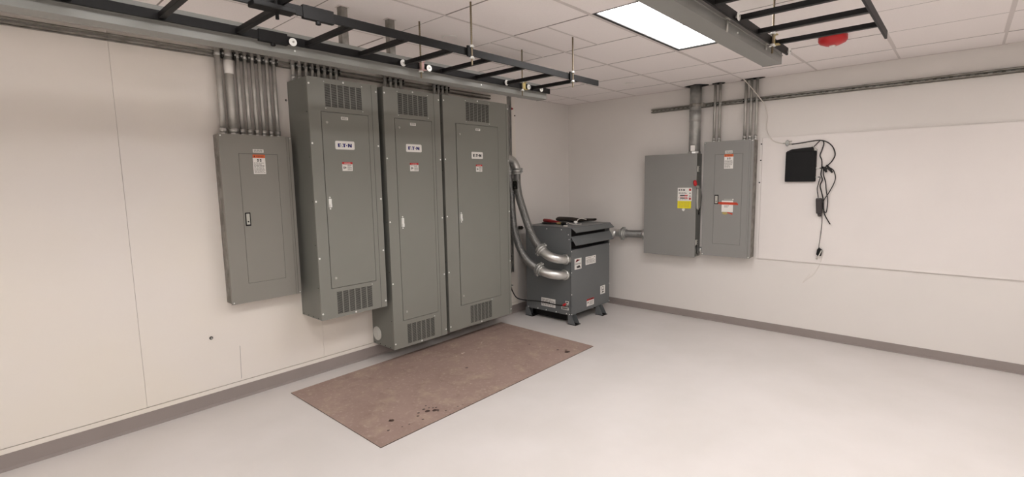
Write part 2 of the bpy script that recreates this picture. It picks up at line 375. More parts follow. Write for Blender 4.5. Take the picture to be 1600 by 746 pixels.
# ------------------------------------------------------------------ the three tall ventilated panels
def tall_panel(label, xd, y0, y1, z0, z1, door, gt, gb, seam, plate, dang, strip, handle, locks, ink, ncol, nrow, stile, ajar, warnseed, group):
    t = thing('distribution_panel', (xd/2, (y0+y1)/2, z0), label, 'electrical panel', group)
    xf = xd-.015; g = .004
    m = MB(); m.box(.006, xf, y0, y1, z0, z1, bev=.002)
    for k in range(4): disc(m, facey(y0), .04+.08*k, z0+.012, .004, 0, .002, 1)
    for k in range(5): disc(m, facey(y0), xf-.012, z0+.25+k*(z1-z0-.5)/4, .0035, 0, .002, 1)
    enc = build(m, 'enclosure', [PSIDE, GAP], t)
    P = facex(xf)
    m = MB()
    cover_with_hole(m, P, y0, y1, z0, z1, [gb, (door[0]-g, door[1]+g, door[2]-g, door[3]+g), gt], 0, .015, 0)
    cov = build(m, 'front_cover', PGREY, t)
    if seam:
        m = MB(); m.pbox(facex(xd), seam-.001, seam+.001, z0+.002, z1-.002, 0, .0006); build(m, 'seam', GAP, cov)
    # door
    m = MB(); m.pbox(P, door[0]-g, door[1]+g, door[2]-g, door[3]+g, 0, .002, 1)
    m.pbox(P, door[0]+(.004 if ajar else 0), door[1], door[2], door[3], .003, .0165, 0)
    d = build(m, 'door', [PGREY, GAP], t)
    D = facex(xd+.0015)
    # handle
    m = MB(); ha, hb = handle[0], handle[1]; h0, h1 = handle[2], handle[3]
    m.pround(D, ha, hb, h0+.016, h1-.016, .003, 0, .009, 0); m.pround(D, ha+.004, hb-.002, h0+.018, h0+(h1-h0)*.42, .002, .009, .016, 0)
    disc(m, D, (ha+hb)/2, h1-.006, .006, 0, .005, 0); disc(m, D, (ha+hb)/2, h0+.006, .006, 0, .005, 0)
    o = build(m, 'handle', CHROME, d); o['label'] = 'chrome latch handle'
    for (a, b) in locks:
        m = MB(); disc(m, D, a, b, .010, 0, .004, 0, 16); disc(m, D, a, b, .006, .004, .006, 1, 12); m.pbox(D, a-.001, a+.001, b-.005, b+.005, .006, .007, 1)
        build(m, 'lock', [STEEL, PLAS], d)
    nameplate(D, *plate, d, ink); danger(D, *dang, warnseed, d); tagplate(D, *strip, d, warnseed)
    # vent grilles: lattice over a dark opening
    for gi, (a0, a1, b0, b1) in enumerate((gt, gb)):
        m = MB(); m.pbox(P, a0, a1, b0, b1, 0, .0125, 1)
        cw = (a1-a0)/ncol; rh = (b1-b0)/nrow
        for c in range(ncol+1):
            x = a0+cw*c; hw = .0038
            m.pbox(P, max(a0, x-hw), min(a1, x+hw), b0, b1, .0125, .0152, 0)
        for rr in range(nrow+1):
            yv = b0+rh*rr; m.pbox(P, a0, a1, max(b0, yv-rh*.18), min(b1, yv+rh*.18), .0125, .0146, 0)
        build(m, 'vent_grille', [PGREY, DARK], t)
    # screws
    F = facex(xd)
    pts = [(y0+.011, z0+.05+k*(z1-z0-.1)/4) for k in range(5)]+[(y1-.014, z0+.05+k*(z1-z0-.1)/4) for k in range(5)]+[((gt[0]+gt[1])/2, z1-.015), ((gb[0]+gb[1])/2, z0+.013)]
    pts += [(gt[0], gt[3]+.012), (gt[1], gt[3]+.012), (gt[0]+.004, gt[2]-.012), (gt[1], gt[2]-.012), (gb[1], gb[3]+.011)]
    for k, (a, b) in enumerate(pts):
        small = k >= 12; m = MB(); rr = .0038 if small else .0072
        disc(m, F, a, b, rr, 0, .003, 0, 10); disc(m, F, a, b, rr*.55, .003, .0045, 0, 10)
        build(m, 'screw', CHROME, t)
    return t
G3 = 'tall ventilated distribution panels on the left wall'
p2 = tall_panel('tall grey ventilated electrical panel, leftmost of the three tall ones', .333, -3.649, -3.071, .53, 2.337,
    (-3.555, -3.168, .766, 2.093), (-3.522, -3.211, 2.133, 2.300), (-3.520, -3.205, .556, .731), -3.126,
    (-3.460, -3.300, 1.822, 1.886), (-3.411, -3.325, 1.660, 1.728), (-3.400, -3.342, 2.045, 2.068), (-3.541, -3.519, 1.370, 1.467), [(-3.517, 2.018), (-3.518, .841)], LBLUE, 6, 22, 0, False, 5, G3)
p3 = tall_panel('narrow middle one of three tall ventilated electrical panels, round cap low on its side', .34, -3.022, -2.434, .131, 2.340,
    (-2.920, -2.535, .372, 2.094), (-2.886, -2.571, 2.133, 2.303), (-2.886, -2.578, .155, .328), -2.502,
    (-2.820, -2.657, 1.822, 1.888), (-2.786, -2.697, 1.659, 1.729), (-2.768, -2.708, 2.045, 2.068), (-2.898, -2.876, 1.170, 1.279), [(-2.881, 2.021), (-2.884, .444)], LBLUE, 6, 22, 0, False, 15, G3)
p4 = tall_panel('widest tall grey ventilated electrical panel, beside the hoses', .34, -2.400, -1.524, .139, 2.345,
    (-2.250, -1.690, .371, 2.099), (-2.122, -1.808, 2.136, 2.308), (-2.131, -1.826, .166, .341), -1.560,
    (-2.062, -1.910, 1.779, 1.845), (-2.005, -1.922, 1.655, 1.724), (-1.999, -1.937, 2.048, 2.070), (-2.228, -2.208, 1.174, 1.272), [(-2.205, 2.005), (-2.215, .46)], LBLACK, 6, 22, 0, True, 25, G3)
# round knockout on the narrow panel's side
m = MB(); P = facey(-3.022); disc(m, P, .083, .232, .062, 0, .005, 0, 28); disc(m, P, .083, .232, .05, .005, .008, 0, 28); m.pbox(P, .075, .091, .205, .26, .008, .011, 0)
o = build(m, 'knockout_cap', mat('cap_zinc', (206, 206, 200), .45), p3); o['label'] = 'pale round knockout cap'

# ------------------------------------------------------------------ small panels
def small_panel(name, label, P, face, tub, a0, a1, b0, b1, door, handle, lab, strip, cmat, tmat, seed):
    t = thing(name, tub['base'], label, 'electrical panel', 'flush door panels'); t.pop('group') if 'group' in t else None
    m = MB(); m.box(*tub['box'], bev=.002); build(m, 'enclosure', tmat, t)
    m = MB(); g = .0022
    cover_with_hole(m, P, a0, a1, b0, b1, [(door[0]-g, door[1]+g, door[2]-g, door[3]+g)], -.006, 0, 0)
    m.pbox(P, a1-.04, a1-.038, b0, b1, 0, .003, 0)
    for e0, e1, f0, f1 in ((a0, a1, b0, b0+.002), (a0, a1, b1-.002, b1), (a0, a0+.002, b0, b1), (a1-.002, a1, b0, b1)): m.pbox(P, e0, e1, f0, f1, -.022, -.006, 0)
    cov = build(m, 'cover', cmat, t)
    m = MB(); m.pbox(P, a1-.0225, a1-.021, b0+.002, b1-.002, 0, .0006); build(m, 'seam', GAP, cov)
    m = MB(); m.pbox(P, door[0]-g, door[1]+g, door[2]-g, door[3]+g, -.006, -.004, 1); m.pbox(P, *door, -.004, .0005, 0)
    d = build(m, 'door', [cmat, GAP], t)
    o_, uu, vv, nn = P; Q = (o_+nn*.0005, uu, vv, nn)
    m = MB(); h0, h1, h2, h3 = handle
    m.pround(Q, h0, h1, h2, h3, .004, 0, .003, 0); m.pbox(Q, h0+.007, h1-.007, h2+.010, h3-.009, .003, .0045, 1); disc(m, Q, (h0+h1)/2, h2+.03, .005, .0045, .007, 0)
    o = build(m, 'handle', [BLK, PLAS], d); o['label'] = 'black framed paddle latch'
    warn_tall(Q, *lab, seed, d); tagplate((o_+nn*.0005, uu, vv, nn), *strip, cov, seed+2)
    for (a, b) in ((a0+.01, b0+.012), (a1-.012, b0+.012), (a0+.01, b1-.012), (a1-.012, b1-.012)):
        m = MB(); disc(m, P, a, b, .005, 0, .003); build(m, 'screw', CHROME, cov)
    return t
p1 = small_panel('breaker_panel', 'shallow grey breaker panel with an orange-topped sticker, leftmost on the left wall', facex(.129), 'x',
    dict(base=(.06, -3.94, .73), box=(.006, .122, -4.186, -3.703, .732, 1.912)), -4.189, -3.698, .729, 1.915,
    (-4.071, -3.810, .867, 1.782), (-4.062, -4.026, 1.277, 1.372), (-3.981, -3.897, 1.642, 1.779), (-3.977, -3.904, 1.793, 1.817), PWARM, GALVP, 31)
rp = small_panel('breaker_panel', 'grey breaker panel with red tape across its door, on the right wall', facey(-.155), 'y',
    dict(base=(2.08, -.07, .742), box=(1.846, 2.319, -.148, -.001, .745, 1.922)), 1.841, 2.325, .742, 1.925,
    (1.957, 2.227, .874, 1.790), (1.963, 2.003, 1.284, 1.380), (2.050, 2.138, 1.645, 1.789), (2.056, 2.128, 1.797, 1.826), DGREY, GALVP, 41)
Q = facey(-.1556)
m = MB(); m.pbox(Q, 2.038, 2.150, 1.205, 1.322, 0, .001, 0); lines(m, Q, 2.065, 2.115, 1.25, 1.275, 2, 1, 9); m.pbox(Q, 2.06, 2.152, 1.335, 1.337, 0, .001, 0); m.pbox(Q, 2.143, 2.153, 1.328, 1.340, 0, .002, 0)
tag(build(m, 'paper_notice', [WHITE, INK]), 'white paper slip stuck to the door of the right panel under red tape', 'notice')
m = MB(); m.ppoly(Q, [(1.998, 1.289), (2.006, 1.307), (2.190, 1.304), (2.187, 1.296), (2.200, 1.294), (2.198, 1.279), (2.03, 1.281)], .0012, .0022)
m.ppoly(Q, [(2.095, 1.196), (2.10, 1.206), (2.15, 1.192), (2.146, 1.178), (2.12, 1.188)], .0012, .0022)
tag(build(m, 'red_tape', TAPE), 'strip of red tape holding the paper slip across the right panel door', 'tape')
m = MB(); m.ppoly(Q, [(2.045, 1.188), (2.05, 1.206), (2.095, 1.204), (2.098, 1.184), (2.07, 1.178)], .0012, .0020)
tag(build(m, 'masking_tape', BRASS), 'torn yellowish tape at the bottom edge of the paper slip', 'tape')

# ------------------------------------------------------------------ safety switch
t = thing('safety_switch', (1.467, -.075, .705), 'grey safety disconnect switch with a red handle grip, left of the taped panel', 'switch box')
m = MB(); m.box(1.176, 1.762, -.146, -.001, .708, 1.813, bev=.002); build(m, 'enclosure', PSIDE, t)
m = MB(); m.box(1.170, 1.768, -.153, -.146, .704, 1.816, bev=.002); m.box(1.170, 1.174, -.146, -.125, .704, 1.816); m.box(1.17, 1.768, -.146, -.12, 1.813, 1.817)
cov = build(m, 'cover', DGREY, t)
P = facey(-.153)
m = MB(); m.pbox(P, 1.565, 1.722, 1.312, 1.454, 0, .0008, 0); logo(m, P, 1.577, 1.420, .068, .019, 3)
lines(m, P, 1.577, 1.67, 1.388, 1.41, 2, 2, 51)
for zz in (1.366, 1.336): m.pbox(P, 1.592, 1.645, zz, zz+.011, .0008, .0014, 3); m.pbox(P, 1.645, 1.678, zz, zz+.011, .0008, .0014, 1)
lines(m, P, 1.59, 1.68, 1.348, 1.362, 1, 1, 52); lines(m, P, 1.59, 1.68, 1.32, 1.333, 1, 2, 53); m.ppoly(P, [(1.572, 1.348), (1.583, 1.34), (1.578, 1.35)], .0008, .0014, 3)
for zz in (1.420, 1.325): m.pbox(P, 1.692, 1.714, zz, zz+.024, .0008, .0014, 1); m.pbox(P, 1.699, 1.707, zz+.006, zz+.017, .0014, .0018, 3)
for zz in (1.395, 1.365): disc(m, P, 1.703, zz, .008, .0008, .0014, 2)
o = build(m, 'safety_label', [WHITE, RED, INK, LBLACK], cov); o['label'] = 'white sticker with red marks and the maker wordmark'
m = MB(); m.pbox(P, 1.566, 1.716, 1.232, 1.311, 0, .0008, 0); lines(m, P, 1.578, 1.705, 1.243, 1.302, 5, 1, 54, .3)
o = build(m, 'caution_label', [YELLOW, BRASS], cov); o['label'] = 'plain yellow sticker'
m = MB(); m.pround(P, 1.622, 1.652, 1.208, 1.230, .008, 0, .012); disc(m, P, 1.642, 1.212, .009, .012, .018)
o = build(m, 'hasp', CHROME, cov); o['label'] = 'chrome cover latch'
# side handle mechanism (on the +x side)
S = (Vector((1.768, 0, 0)), -Y, Z, X)     # u=-y so u .02-.15 runs to the front
S = (Vector((1.762, 0, 0)), -Y, Z, X)
m = MB(); m.ppoly(S, [(.135, 1.44), (.115, 1.475), (.06, 1.43), (.03, 1.36), (.06, 1.27), (.10, 1.215), (.125, 1.23), (.135, 1.30)], .004, .022)
o = build(m, 'handle_bracket', PLAS, t); o['label'] = 'plain grey handle bracket on the side'
m = MB(); m.tube([(1.775, -.115, 1.43), (1.776, -.150, 1.462), (1.774, -.172, 1.492)], [.009, .009, .008], 10)
lev = build(m, 'handle_lever', GALV, t)
m = MB(); m.tube([(1.770, -.168, 1.474), (1.768, -.172, 1.48), (1.764, -.178, 1.505), (1.762, -.180, 1.528), (1.762, -.180, 1.533)], [.008, .017, .019, .016, .008], 12)
o = build(m, 'grip', REDP, lev); o['label'] = 'red plastic grip'
m = MB(); m.tube([(1.79, -.10, 1.23), (1.79, -.125, 1.205), (1.79, -.13, 1.17), (1.79, -.115, 1.165), (1.79, -.11, 1.19)], .004, 8); build(m, 'padlock_ring', BLK, t)
for zz in (1.652, .862):
    m = MB(); m.pbox(S, .09, .128, zz-.03, zz+.03, 0, .014, 0); disc(m, S, .108, zz+.012, .006, .014, .018, 1); disc(m, S, .108, zz-.012, .006, .014, .018, 1)
    o = build(m, 'side_latch', [PLAS, GAP], t)

# ------------------------------------------------------------------ conduits
def conduit(label, x, y, z0, z1, rad, group, zc, along, big=False, label_part=None):
    """straight pipe with a threaded connector at its foot and a strap where it crosses the strut"""
    t = thing('conduit', (x, y, z0), label, 'conduit', group)
    m = MB(); m.cyl((x, y, z0+.01), (x, y, z1), rad, 16); build(m, 'pipe', STEEL, t)
    m = MB(); m.cyl((x, y, z0), (x, y, z0+.012), rad*1.28, 8, smooth=False); m.cyl((x, y, z0+.012), (x, y, z0+.045), rad*1.18, 16)
    sx_ = rad*1.2
    if along == 'y': m.cyl((x+sx_*.9, y, z0+.03), (x+sx_*1.35, y, z0+.03), .004, 8)
    else: m.cyl((x, y-sx_*.9, z0+.03), (x, y-sx_*1.35, z0+.03), .004, 8)
    build(m, 'connector', SILV, t)
    m = MB()  # dark block beside the strap: clamp bolt plus painted shade of the channel
    if along == 'y':
        m.cyl((x, y, zc-.012), (x, y, zc+.012), rad*1.10, 16, 0)
        m.box(x-rad, x+rad*1.15, y+rad, y+rad+.013, zc-.022, zc+.022, 1); m.cyl((x+rad*1.15, y+rad+.008, zc), (x+rad*1.15+.012, y+rad+.008, zc), .006, 8, 0)
    else:
        m.cyl((x, y, zc-.012), (x, y, zc+.012), rad*1.10, 16, 0)
        m.box(x-rad-.010, x-rad, y-rad*1.1, y+rad, zc-.016, zc+.016, 1); m.cyl((x-rad-.005, y-rad*1.1, zc), (x-rad-.005, y-rad*1.1-.01, zc), .005, 8, 0)
    build(m, 'strut_strap', [GALV, CLAMP], t)
    return t
ORD = ['first', 'second', 'third', 'fourth', 'fifth', 'sixth', 'seventh', 'eighth']
g1 = 'steel conduits above the leftmost panel'
c0 = None
for k, (y, rad) in enumerate([(-4.132, .019), (-4.068, .029), (-4.009, .0148), (-3.960, .0148), (-3.910, .0148), (-3.861, .0148), (-3.811, .0148), (-3.762, .0148)]):
    extra = {1: 'thick steel conduit with a white tag, ', 0: 'slightly wider steel conduit, '}.get(k, 'thin steel conduit, ')
    lb = extra+ORD[k]+' from the left above the leftmost breaker panel'
    if k < 3:
        c = conduit(lb, .06, y, 1.915, H, rad, g1, 2.455, 'y')
        if k == 1:
            m = MB(); m.cyl((.06, y, 2.33), (.06, y, 2.42), rad+.0012, 16); o = build(m, 'tag_band', WHITE, c); o['label'] = 'white paper band'
        if k == 2: c0 = c
    else:
        c = copy_tree(c0); c.location.y = y; c['label'] = lb
g2 = 'steel conduits above the left tall panel'
c1 = None
for k in range(8):
    y = -3.618+.0502*k; lb = 'short visible steel conduit, '+ORD[k]+' from the left above the left tall panel'
    if c1 is None: c1 = c = conduit(lb, .06, y, 2.338, H, .0148, g2, 2.455, 'y')
    else: c = copy_tree(c1); c.location.y = y; c['label'] = lb
for k in range(4):
    c = copy_tree(c1); c.location.y = -2.808+.0545*k; c['group'] = 'steel conduits above the narrow tall panel'; c.location.z = 2.341
    c['label'] = 'short visible steel conduit, '+ORD[k]+' from the left above the narrow middle tall panel'
for k in range(4):
    c = copy_tree(c1); c.location.y = -2.262+.0510*k; c['group'] = 'steel conduits above the widest tall panel'; c.location.z = 2.346
    c['label'] = 'short visible steel conduit, '+ORD[k]+' from the left above the widest tall panel'
c2 = None
for k, x in enumerate((1.904, 1.956)):
    lb = ['left', 'right'][k]+' thin steel conduit of the pair above the taped panel'
    if c2 is None: c2 = c = conduit(lb, x, -.06, 1.925, H, .0135, 'pair of conduits above the taped panel', 2.317, 'x')
    else: c = copy_tree(c2); c.location.x = x; c['label'] = lb
for k, x in enumerate((2.206, 2.258, 2.310)):
    c = copy_tree(c2); c.location.x = x; c['group'] = 'three conduits above the taped panel'
    c['label'] = ['left', 'middle', 'right'][k]+' thin steel conduit of the three above the right end of the taped panel'
# large galvanised conduit into the safety switch
t = thing('large_conduit', (1.717, -.10, 1.815), 'fat galvanised conduit rising from the safety switch to the ceiling', 'conduit')
m = MB(); m.cyl((1.717, -.1, 1.83), (1.717, -.1, H), .0575, 28); build(m, 'pipe', GALV, t)
m = MB(); m.cyl((1.717, -.1, 2.15), (1.717, -.1, 2.265), .0605, 28); m.cyl((1.717, -.1, 2.262), (1.717, -.1, 2.268), .062, 28); m.cyl((1.717, -.1, 2.148), (1.717, -.1, 2.153), .062, 28); build(m, 'coupling', GALV, t)
m = MB(); m.cyl((1.717, -.1, 1.816), (1.717, -.1, 1.835), .066, 12, smooth=False); build(m, 'locknut', SILV, t)
m = MB(); m.box(1.70, 1.745, -.163, -.157, 1.84, 1.90); o = build(m, 'paper_tag', WHITE, t); o['label'] = 'small white tag'
m = MB(); m.cyl((1.717, -.1, 2.30), (1.717, -.1, 2.335), .0595, 28); m.box(1.775, 1.80, -.11, -.04, 2.298, 2.338); build(m, 'strut_strap', STRUT, t)
# short nipple between switch and panel
t = thing('conduit_nipple', (1.80, -.08, .76), 'short cast fitting joining the safety switch to the taped panel low down', 'conduit fitting')
m = MB(); m.cyl((1.763, -.085, .785), (1.845, -.085, .785), .026, 18); build(m, 'pipe', GALV, t)
m = MB(); m.cyl((1.763, -.085, .785), (1.776, -.085, .785), .035, 8, smooth=False); m.cyl((1.79, -.085, .785), (1.825, -.085, .785), .031, 18); build(m, 'locknut', SILV, t)
m = MB(); m.tube(catmull([(1.775, -.125, .84), (1.785, -.15, .80), (1.790, -.145, .75), (1.785, -.12, .735)], 6), .005, 8)
build(m, 'bonding_wire', BLKR, t)

# ------------------------------------------------------------------ strut channels
def strut_y(name, label, x, y0, y1, z0, z1):
    t = thing(name, (x+.02, (y0+y1)/2, z0), label, 'strut channel')
    m = MB(); m.box(x, x+.003, y0, y1, z0, z1)
    m.box(x, x+.04, y0, y1, z0, z0+.003); m.box(x, x+.04, y0, y1, z1-.003, z1)
    m.box(x+.037, x+.04, y0, y1, z0, z0+.0125); m.box(x+.037, x+.04, y0, y1, z1-.0125, z1)
    n = int((y1-y0)/.05)
    for i in range(n):
        yy = y0+.02+i*.05; m.box(x+.003, x+.0045, yy, yy+.026, (z0+z1)/2-.006, (z0+z1)/2+.006, 1)
    build(m, 'channel', [STRUT, PLAS], t)
    return t
strut_y('strut_channel', 'slotted strut channel carrying the conduits along the top of the left wall', .006, -6.3, -1.478, 2.436, 2.476)
t = thing('strut_channel', (3.0, -.02, 2.297), 'slotted strut channel running across the top of the right wall', 'strut channel')
z0, z1, xa, xb = 2.297, 2.337, 1.181, 5.2
m = MB(); m.box(xa, xb, -.003, 0, z0, z1); m.box(xa, xb, -.04, 0, z0, z0+.003); m.box(xa, xb, -.04, 0, z1-.003, z1); m.box(xa, xb, -.04, -.037, z0, z0+.0125); m.box(xa, xb, -.04, -.037, z1-.0125, z1)
for i in range(80): m.box(xa+.02+i*.05, xa+.046+i*.05, -.0045, -.003, z0+.014, z0+.026, 1)
build(m, 'channel', [STRUT, PLAS], t)
t = thing('strut_post', (.03, -1.167, 1.0), 'upright strut post on the left wall behind the widest tall panel', 'strut channel')
m = MB(); m.box(.006, .040, -1.19, -1.187, .5, 2.50); m.box(.006, .040, -1.147, -1.144, .5, 2.50); m.box(.006, .009, -1.19, -1.144, .5, 2.5); m.box(.037, .04, -1.19, -1.178, .5, 2.5); m.box(.037, .04, -1.156, -1.144, .5, 2.5)
build(m, 'channel', GALV, t)
m = MB(); m.cyl((.03, -1.144, 2.37), (.03, -1.12, 2.37), .012, 8); m.cyl((.03, -1.12, 2.37), (.03, -1.105, 2.37), .006, 8); build(m, 'bolt', REDG, t)

# ------------------------------------------------------------------ wireways (square duct)
def wireway(label, x0, x1, y1, hangers):
    t = thing('wireway', ((x0+x1)/2, -4.6, 2.205), label, 'wireway', 'square grey wireways under the ceiling')
    y0 = RY+.15
    m = MB(); m.box(x0, x1-.006, y0, y1, 2.205, 2.312, bev=.0015); m.box(x1-.008, x1, y0, y1, 2.205, 2.248); build(m, 'duct', WIREW, t)
    m = MB(); m.box(x1-.006, x1+.007, y0, y1, 2.2475, 2.2510); m.box(x1-.0075, x1-.004, y0, y1, 2.251, 2.312); build(m, 'cover_lip', WIREW, t)
    m = MB(); m.box(x0-.002, x1+.001, y1, y1+.002, 2.203, 2.313); build(m, 'end_cap', WIREW, t)
    for yy in (-2.9, -4.2):
        m = MB(); disc(m, facex(x1), yy, 2.226, .0045, 0, .004); build(m, 'screw', CHROME, t)
    return t
wireway('square grey wireway duct along the left side above the tall panels', 1.248, 1.348, -2.175, 1)
wireway('square grey wireway duct overhead on the right, beside the lit ceiling panel', 2.946, 3.046, -2.148, 0)
h0 = None
for yy, lb in ((-3.90, 'pale strut hanger dropping from the ceiling to the left wireway, nearer one'), (-3.596, 'pale strut hanger dropping from the ceiling to the left wireway, farther one')):
    if h0 is None:
        h0 = thing('strut_hanger', (1.30, yy, 2.312), lb, 'strut hanger', 'strut hangers of the left wireway')
        m = MB(); m.box(1.317, 1.320, yy-.02, yy+.02, 2.312, H); m.box(1.283, 1.32, yy-.02, yy-.017, 2.312, H); m.box(1.283, 1.32, yy+.017, yy+.02, 2.312, H); m.box(1.283, 1.286, yy-.02, yy-.009, 2.312, H); m.box(1.283, 1.286, yy+.009, yy+.02, 2.312, H)
        build(m, 'channel', GALVP, h0)
        m = MB(); m.box(1.278, 1.326, yy-.03, yy+.03, H-.006, H-.003); build(m, 'top_plate', TEE, h0)
    else:
        h = copy_tree(h0); h.location.y = yy; h['label'] = lb

# ------------------------------------------------------------------ ladder racks
def rack(label, xa, xb, washers, wx, side, rungs, splices):
    yend, y0 = -2.170, RY+.12
    t = thing('ladder_rack', ((xa+xb)/2, -4.6, 2.243), label, 'ladder rack', 'black cable ladder racks under the ceiling')
    for x in (xa, xb):
        m = MB(); m.box(x-.005, x+.005, y0, yend, 2.243, 2.282, bev=.001)
        build(m, 'side_rail', RACK, t)
    for y in rungs:
        m = MB(); m.box(xa+.005, xb-.005, y-.0125, y+.0125, 2.250, 2.272, bev=.001); build(m, 'rung', RACK, t)
    for (y, z) in washers:
        m = MB(); P = facex(wx); y -= .010; disc(m, P, y, z, .006, 0, .010, 1, 8); disc(m, P, y, z, .019, .010, .0125, 0, 20); disc(m, P, y, z, .014, .0125, .0145, 0, 20); disc(m, P, y, z, .005, .0145, .019, 1, 6)
        build(m, 'end_cap', [CHROME, STEEL], t)
    for (x, ya, yb) in splices:
        m = MB(); m.box(x-.010, x+.010, ya, yb, 2.236, 2.290, bev=.002)
        m.cyl((x, (ya+yb)/2, 2.290), (x, (ya+yb)/2, 2.222), .006, 8); m.cyl((x, (ya+yb)/2, 2.236), (x, (ya+yb)/2, 2.224), .011, 6, smooth=False)
        build(m, 'splice_plate', RACK, t)
    return t
RG = [-2.385-.294*k for k in range(7)]+[-4.47-.294*k for k in range(9)]
rack('black cable ladder rack above the tall panels on the left', 1.380, 1.830, [(-4.218, 2.255), (-3.571, 2.258), (-3.379, 2.257), (-2.68, 2.261), (-2.435, 2.261), (-2.284, 2.262)], 1.385, 1,
     RG, [(1.830, -4.385, -4.25), (1.380, -4.385, -4.25)])
rack('black cable ladder rack overhead at the right, red detector beyond it', 3.080, 3.530, [(-3.03, 2.258), (-2.178, 2.258), (-3.45, 2.258)], 3.085, 1,
     [-2.432-.2825*k for k in range(18)], [])
t = thing('crossing_rack', (2.2, -4.47, 2.243), 'black crossing ladder rack joining the left rack at the top edge', 'ladder rack')
m = MB(); m.box(1.842, 2.935, -4.492, -4.482, 2.250, 2.29); build(m, 'side_rail', RACK, t)
m = MB(); m.box(1.842, 2.935, -4.96, -4.95, 2.243, 2.282); build(m, 'side_rail', RACK, t)
for k in range(3):
    m = MB(); m.box(2.0+.3*k, 2.025+.3*k, -4.95, -4.492, 2.25, 2.272); build(m, 'rung', RACK, t)
m = MB(); m.box(1.842, 1.90, -4.60, -4.44, 2.225, 2.245, bev=.003); m.cyl((1.86, -4.50, 2.29), (1.86, -4.50, 2.20), .007, 8); build(m, 'junction_clamp', RACK, t)

# threaded rods
def rod(label, x, y, zt, zb, brass, group):
    t = thing('threaded_rod', (x, y, zb), label, 'hanger rod', group)
    m = MB(); n = 60; m.tube([(x, y, zb+(zt-zb)*i/n) for i in range(n+1)], [.0056 if i % 2 else .0048 for i in range(n+1)], 8); build(m, 'rod', ROD, t)
    for zz in (2.292, 2.232):
        m = MB(); m.cyl((x, y, zz-.005), (x, y, zz+.005), .011, 6, smooth=False); m.cyl((x, y, zz-.007), (x, y, zz-.005), .016, 14)
        build(m, 'nut', CHROME, t)
    return t
def clip(label, x, y, mt, group):
    m = MB(); m.box(x-.016, x-.010, y-.004, y+.026, 2.238, 2.288); m.box(x-.016, x+.004, y-.004, y+.026, 2.286, 2.290); m.box(x-.016, x+.016, y-.012, y+.026, 2.234, 2.238)
    return tag(build(m, 'rack_clamp', mt), label, 'clamp', group)
gr = 'threaded rods hanging the racks'
for x, y, lb in ((1.836+.010, -3.455, 'brassy threaded rod on the outer rail of the left rack, nearer one'), (1.836+.010, -2.512, 'threaded rod on the outer rail of the left rack near its end'),
                 (1.396, -3.452, 'threaded rod on the inner rail of the left rack, nearer one with a pink clamp'), (1.396, -2.519, 'threaded rod beside the yellow clamp on the inner left rack rail'),
                 (3.096, -2.52, 'threaded rod on the right rack near its end')):
    rod(lb, x, y, H, 2.19, False, gr)
PINK = mat('pink_clamp', (196, 160, 156), .5)
clip('pinkish clamp on the inner rail of the left rack', 1.405, -3.452, PINK, None)
clip('yellow zinc clamp near the end of the left rack inner rail', 1.405, -2.505, BRASS, None)
clip('brassy clamp near the end of the right rack', 3.107, -2.505, BRASS, None)
for (x, y, lb) in ((1.845, -3.455, 'black clamp on the outer rail of the left rack, nearer one'), (1.845, -2.512, 'black clamp on the outer rail of the left rack near its end')):
    m = MB(); m.box(x-.009, x+.002, y-.03, y+.012, 2.234, 2.292, bev=.002); tag(build(m, 'rack_clamp', RACK), lb, 'clamp')
# beam clamp with bolt on the right wireway near the top edge
m = MB(); m.cyl((3.052, -3.05, 2.26), (3.052, -3.05, 2.20), .005, 8); m.box(3.049, 3.065, -3.075, -3.03, 2.252, 2.258)
tag(build(m, 'wireway_bolt', STEEL), 'bolt and clip hanging on the lip of the right wireway, nearest one', 'bolt')
m = MB(); m.cyl((3.052, -2.47, 2.262), (3.052, -2.47, 2.225), .005, 8); m.box(3.049, 3.065, -2.49, -2.45, 2.252, 2.258)
tag(build(m, 'wireway_bolt', STEEL), 'bolt and clip on the lip of the right wireway near its end', 'bolt')

# ceiling discs and alarm
for (x, y, rr, lb) in ((1.272, -3.111, .052, 'flat round cover plate in the ceiling above the left rack'), (1.307, -.746, .05, 'flat round cover plate in the ceiling near the far corner')):
    m = MB(); m.cyl((x, y, H-.008), (x, y, H-.001), rr, 28, 0); m.cyl((x, y, H-.0085), (x, y, H-.008), rr*.86, 28, 1)
    tag(build(m, 'sprinkler_cover', [WHITE, TILE]), lb, 'ceiling cover', 'round covers in the ceiling')
t = thing('fire_alarm', (3.13, -1.22, H), 'red round fire alarm on the ceiling at the right', 'alarm')
m = MB(); m.tube([(3.13, -1.22, H-.001), (3.13, -1.22, H-.03), (3.13, -1.22, H-.045), (3.13, -1.22, H-.06), (3.13, -1.22, H-.063)], [.088, .088, .078, .045, .01], 28); build(m, 'housing', REDP, t)
m = MB(); m.cyl((3.13, -1.22, H-.075), (3.13, -1.22, H-.062), .02, 14); o = build(m, 'lens', WHITE, t); o['label'] = 'small clear lens'

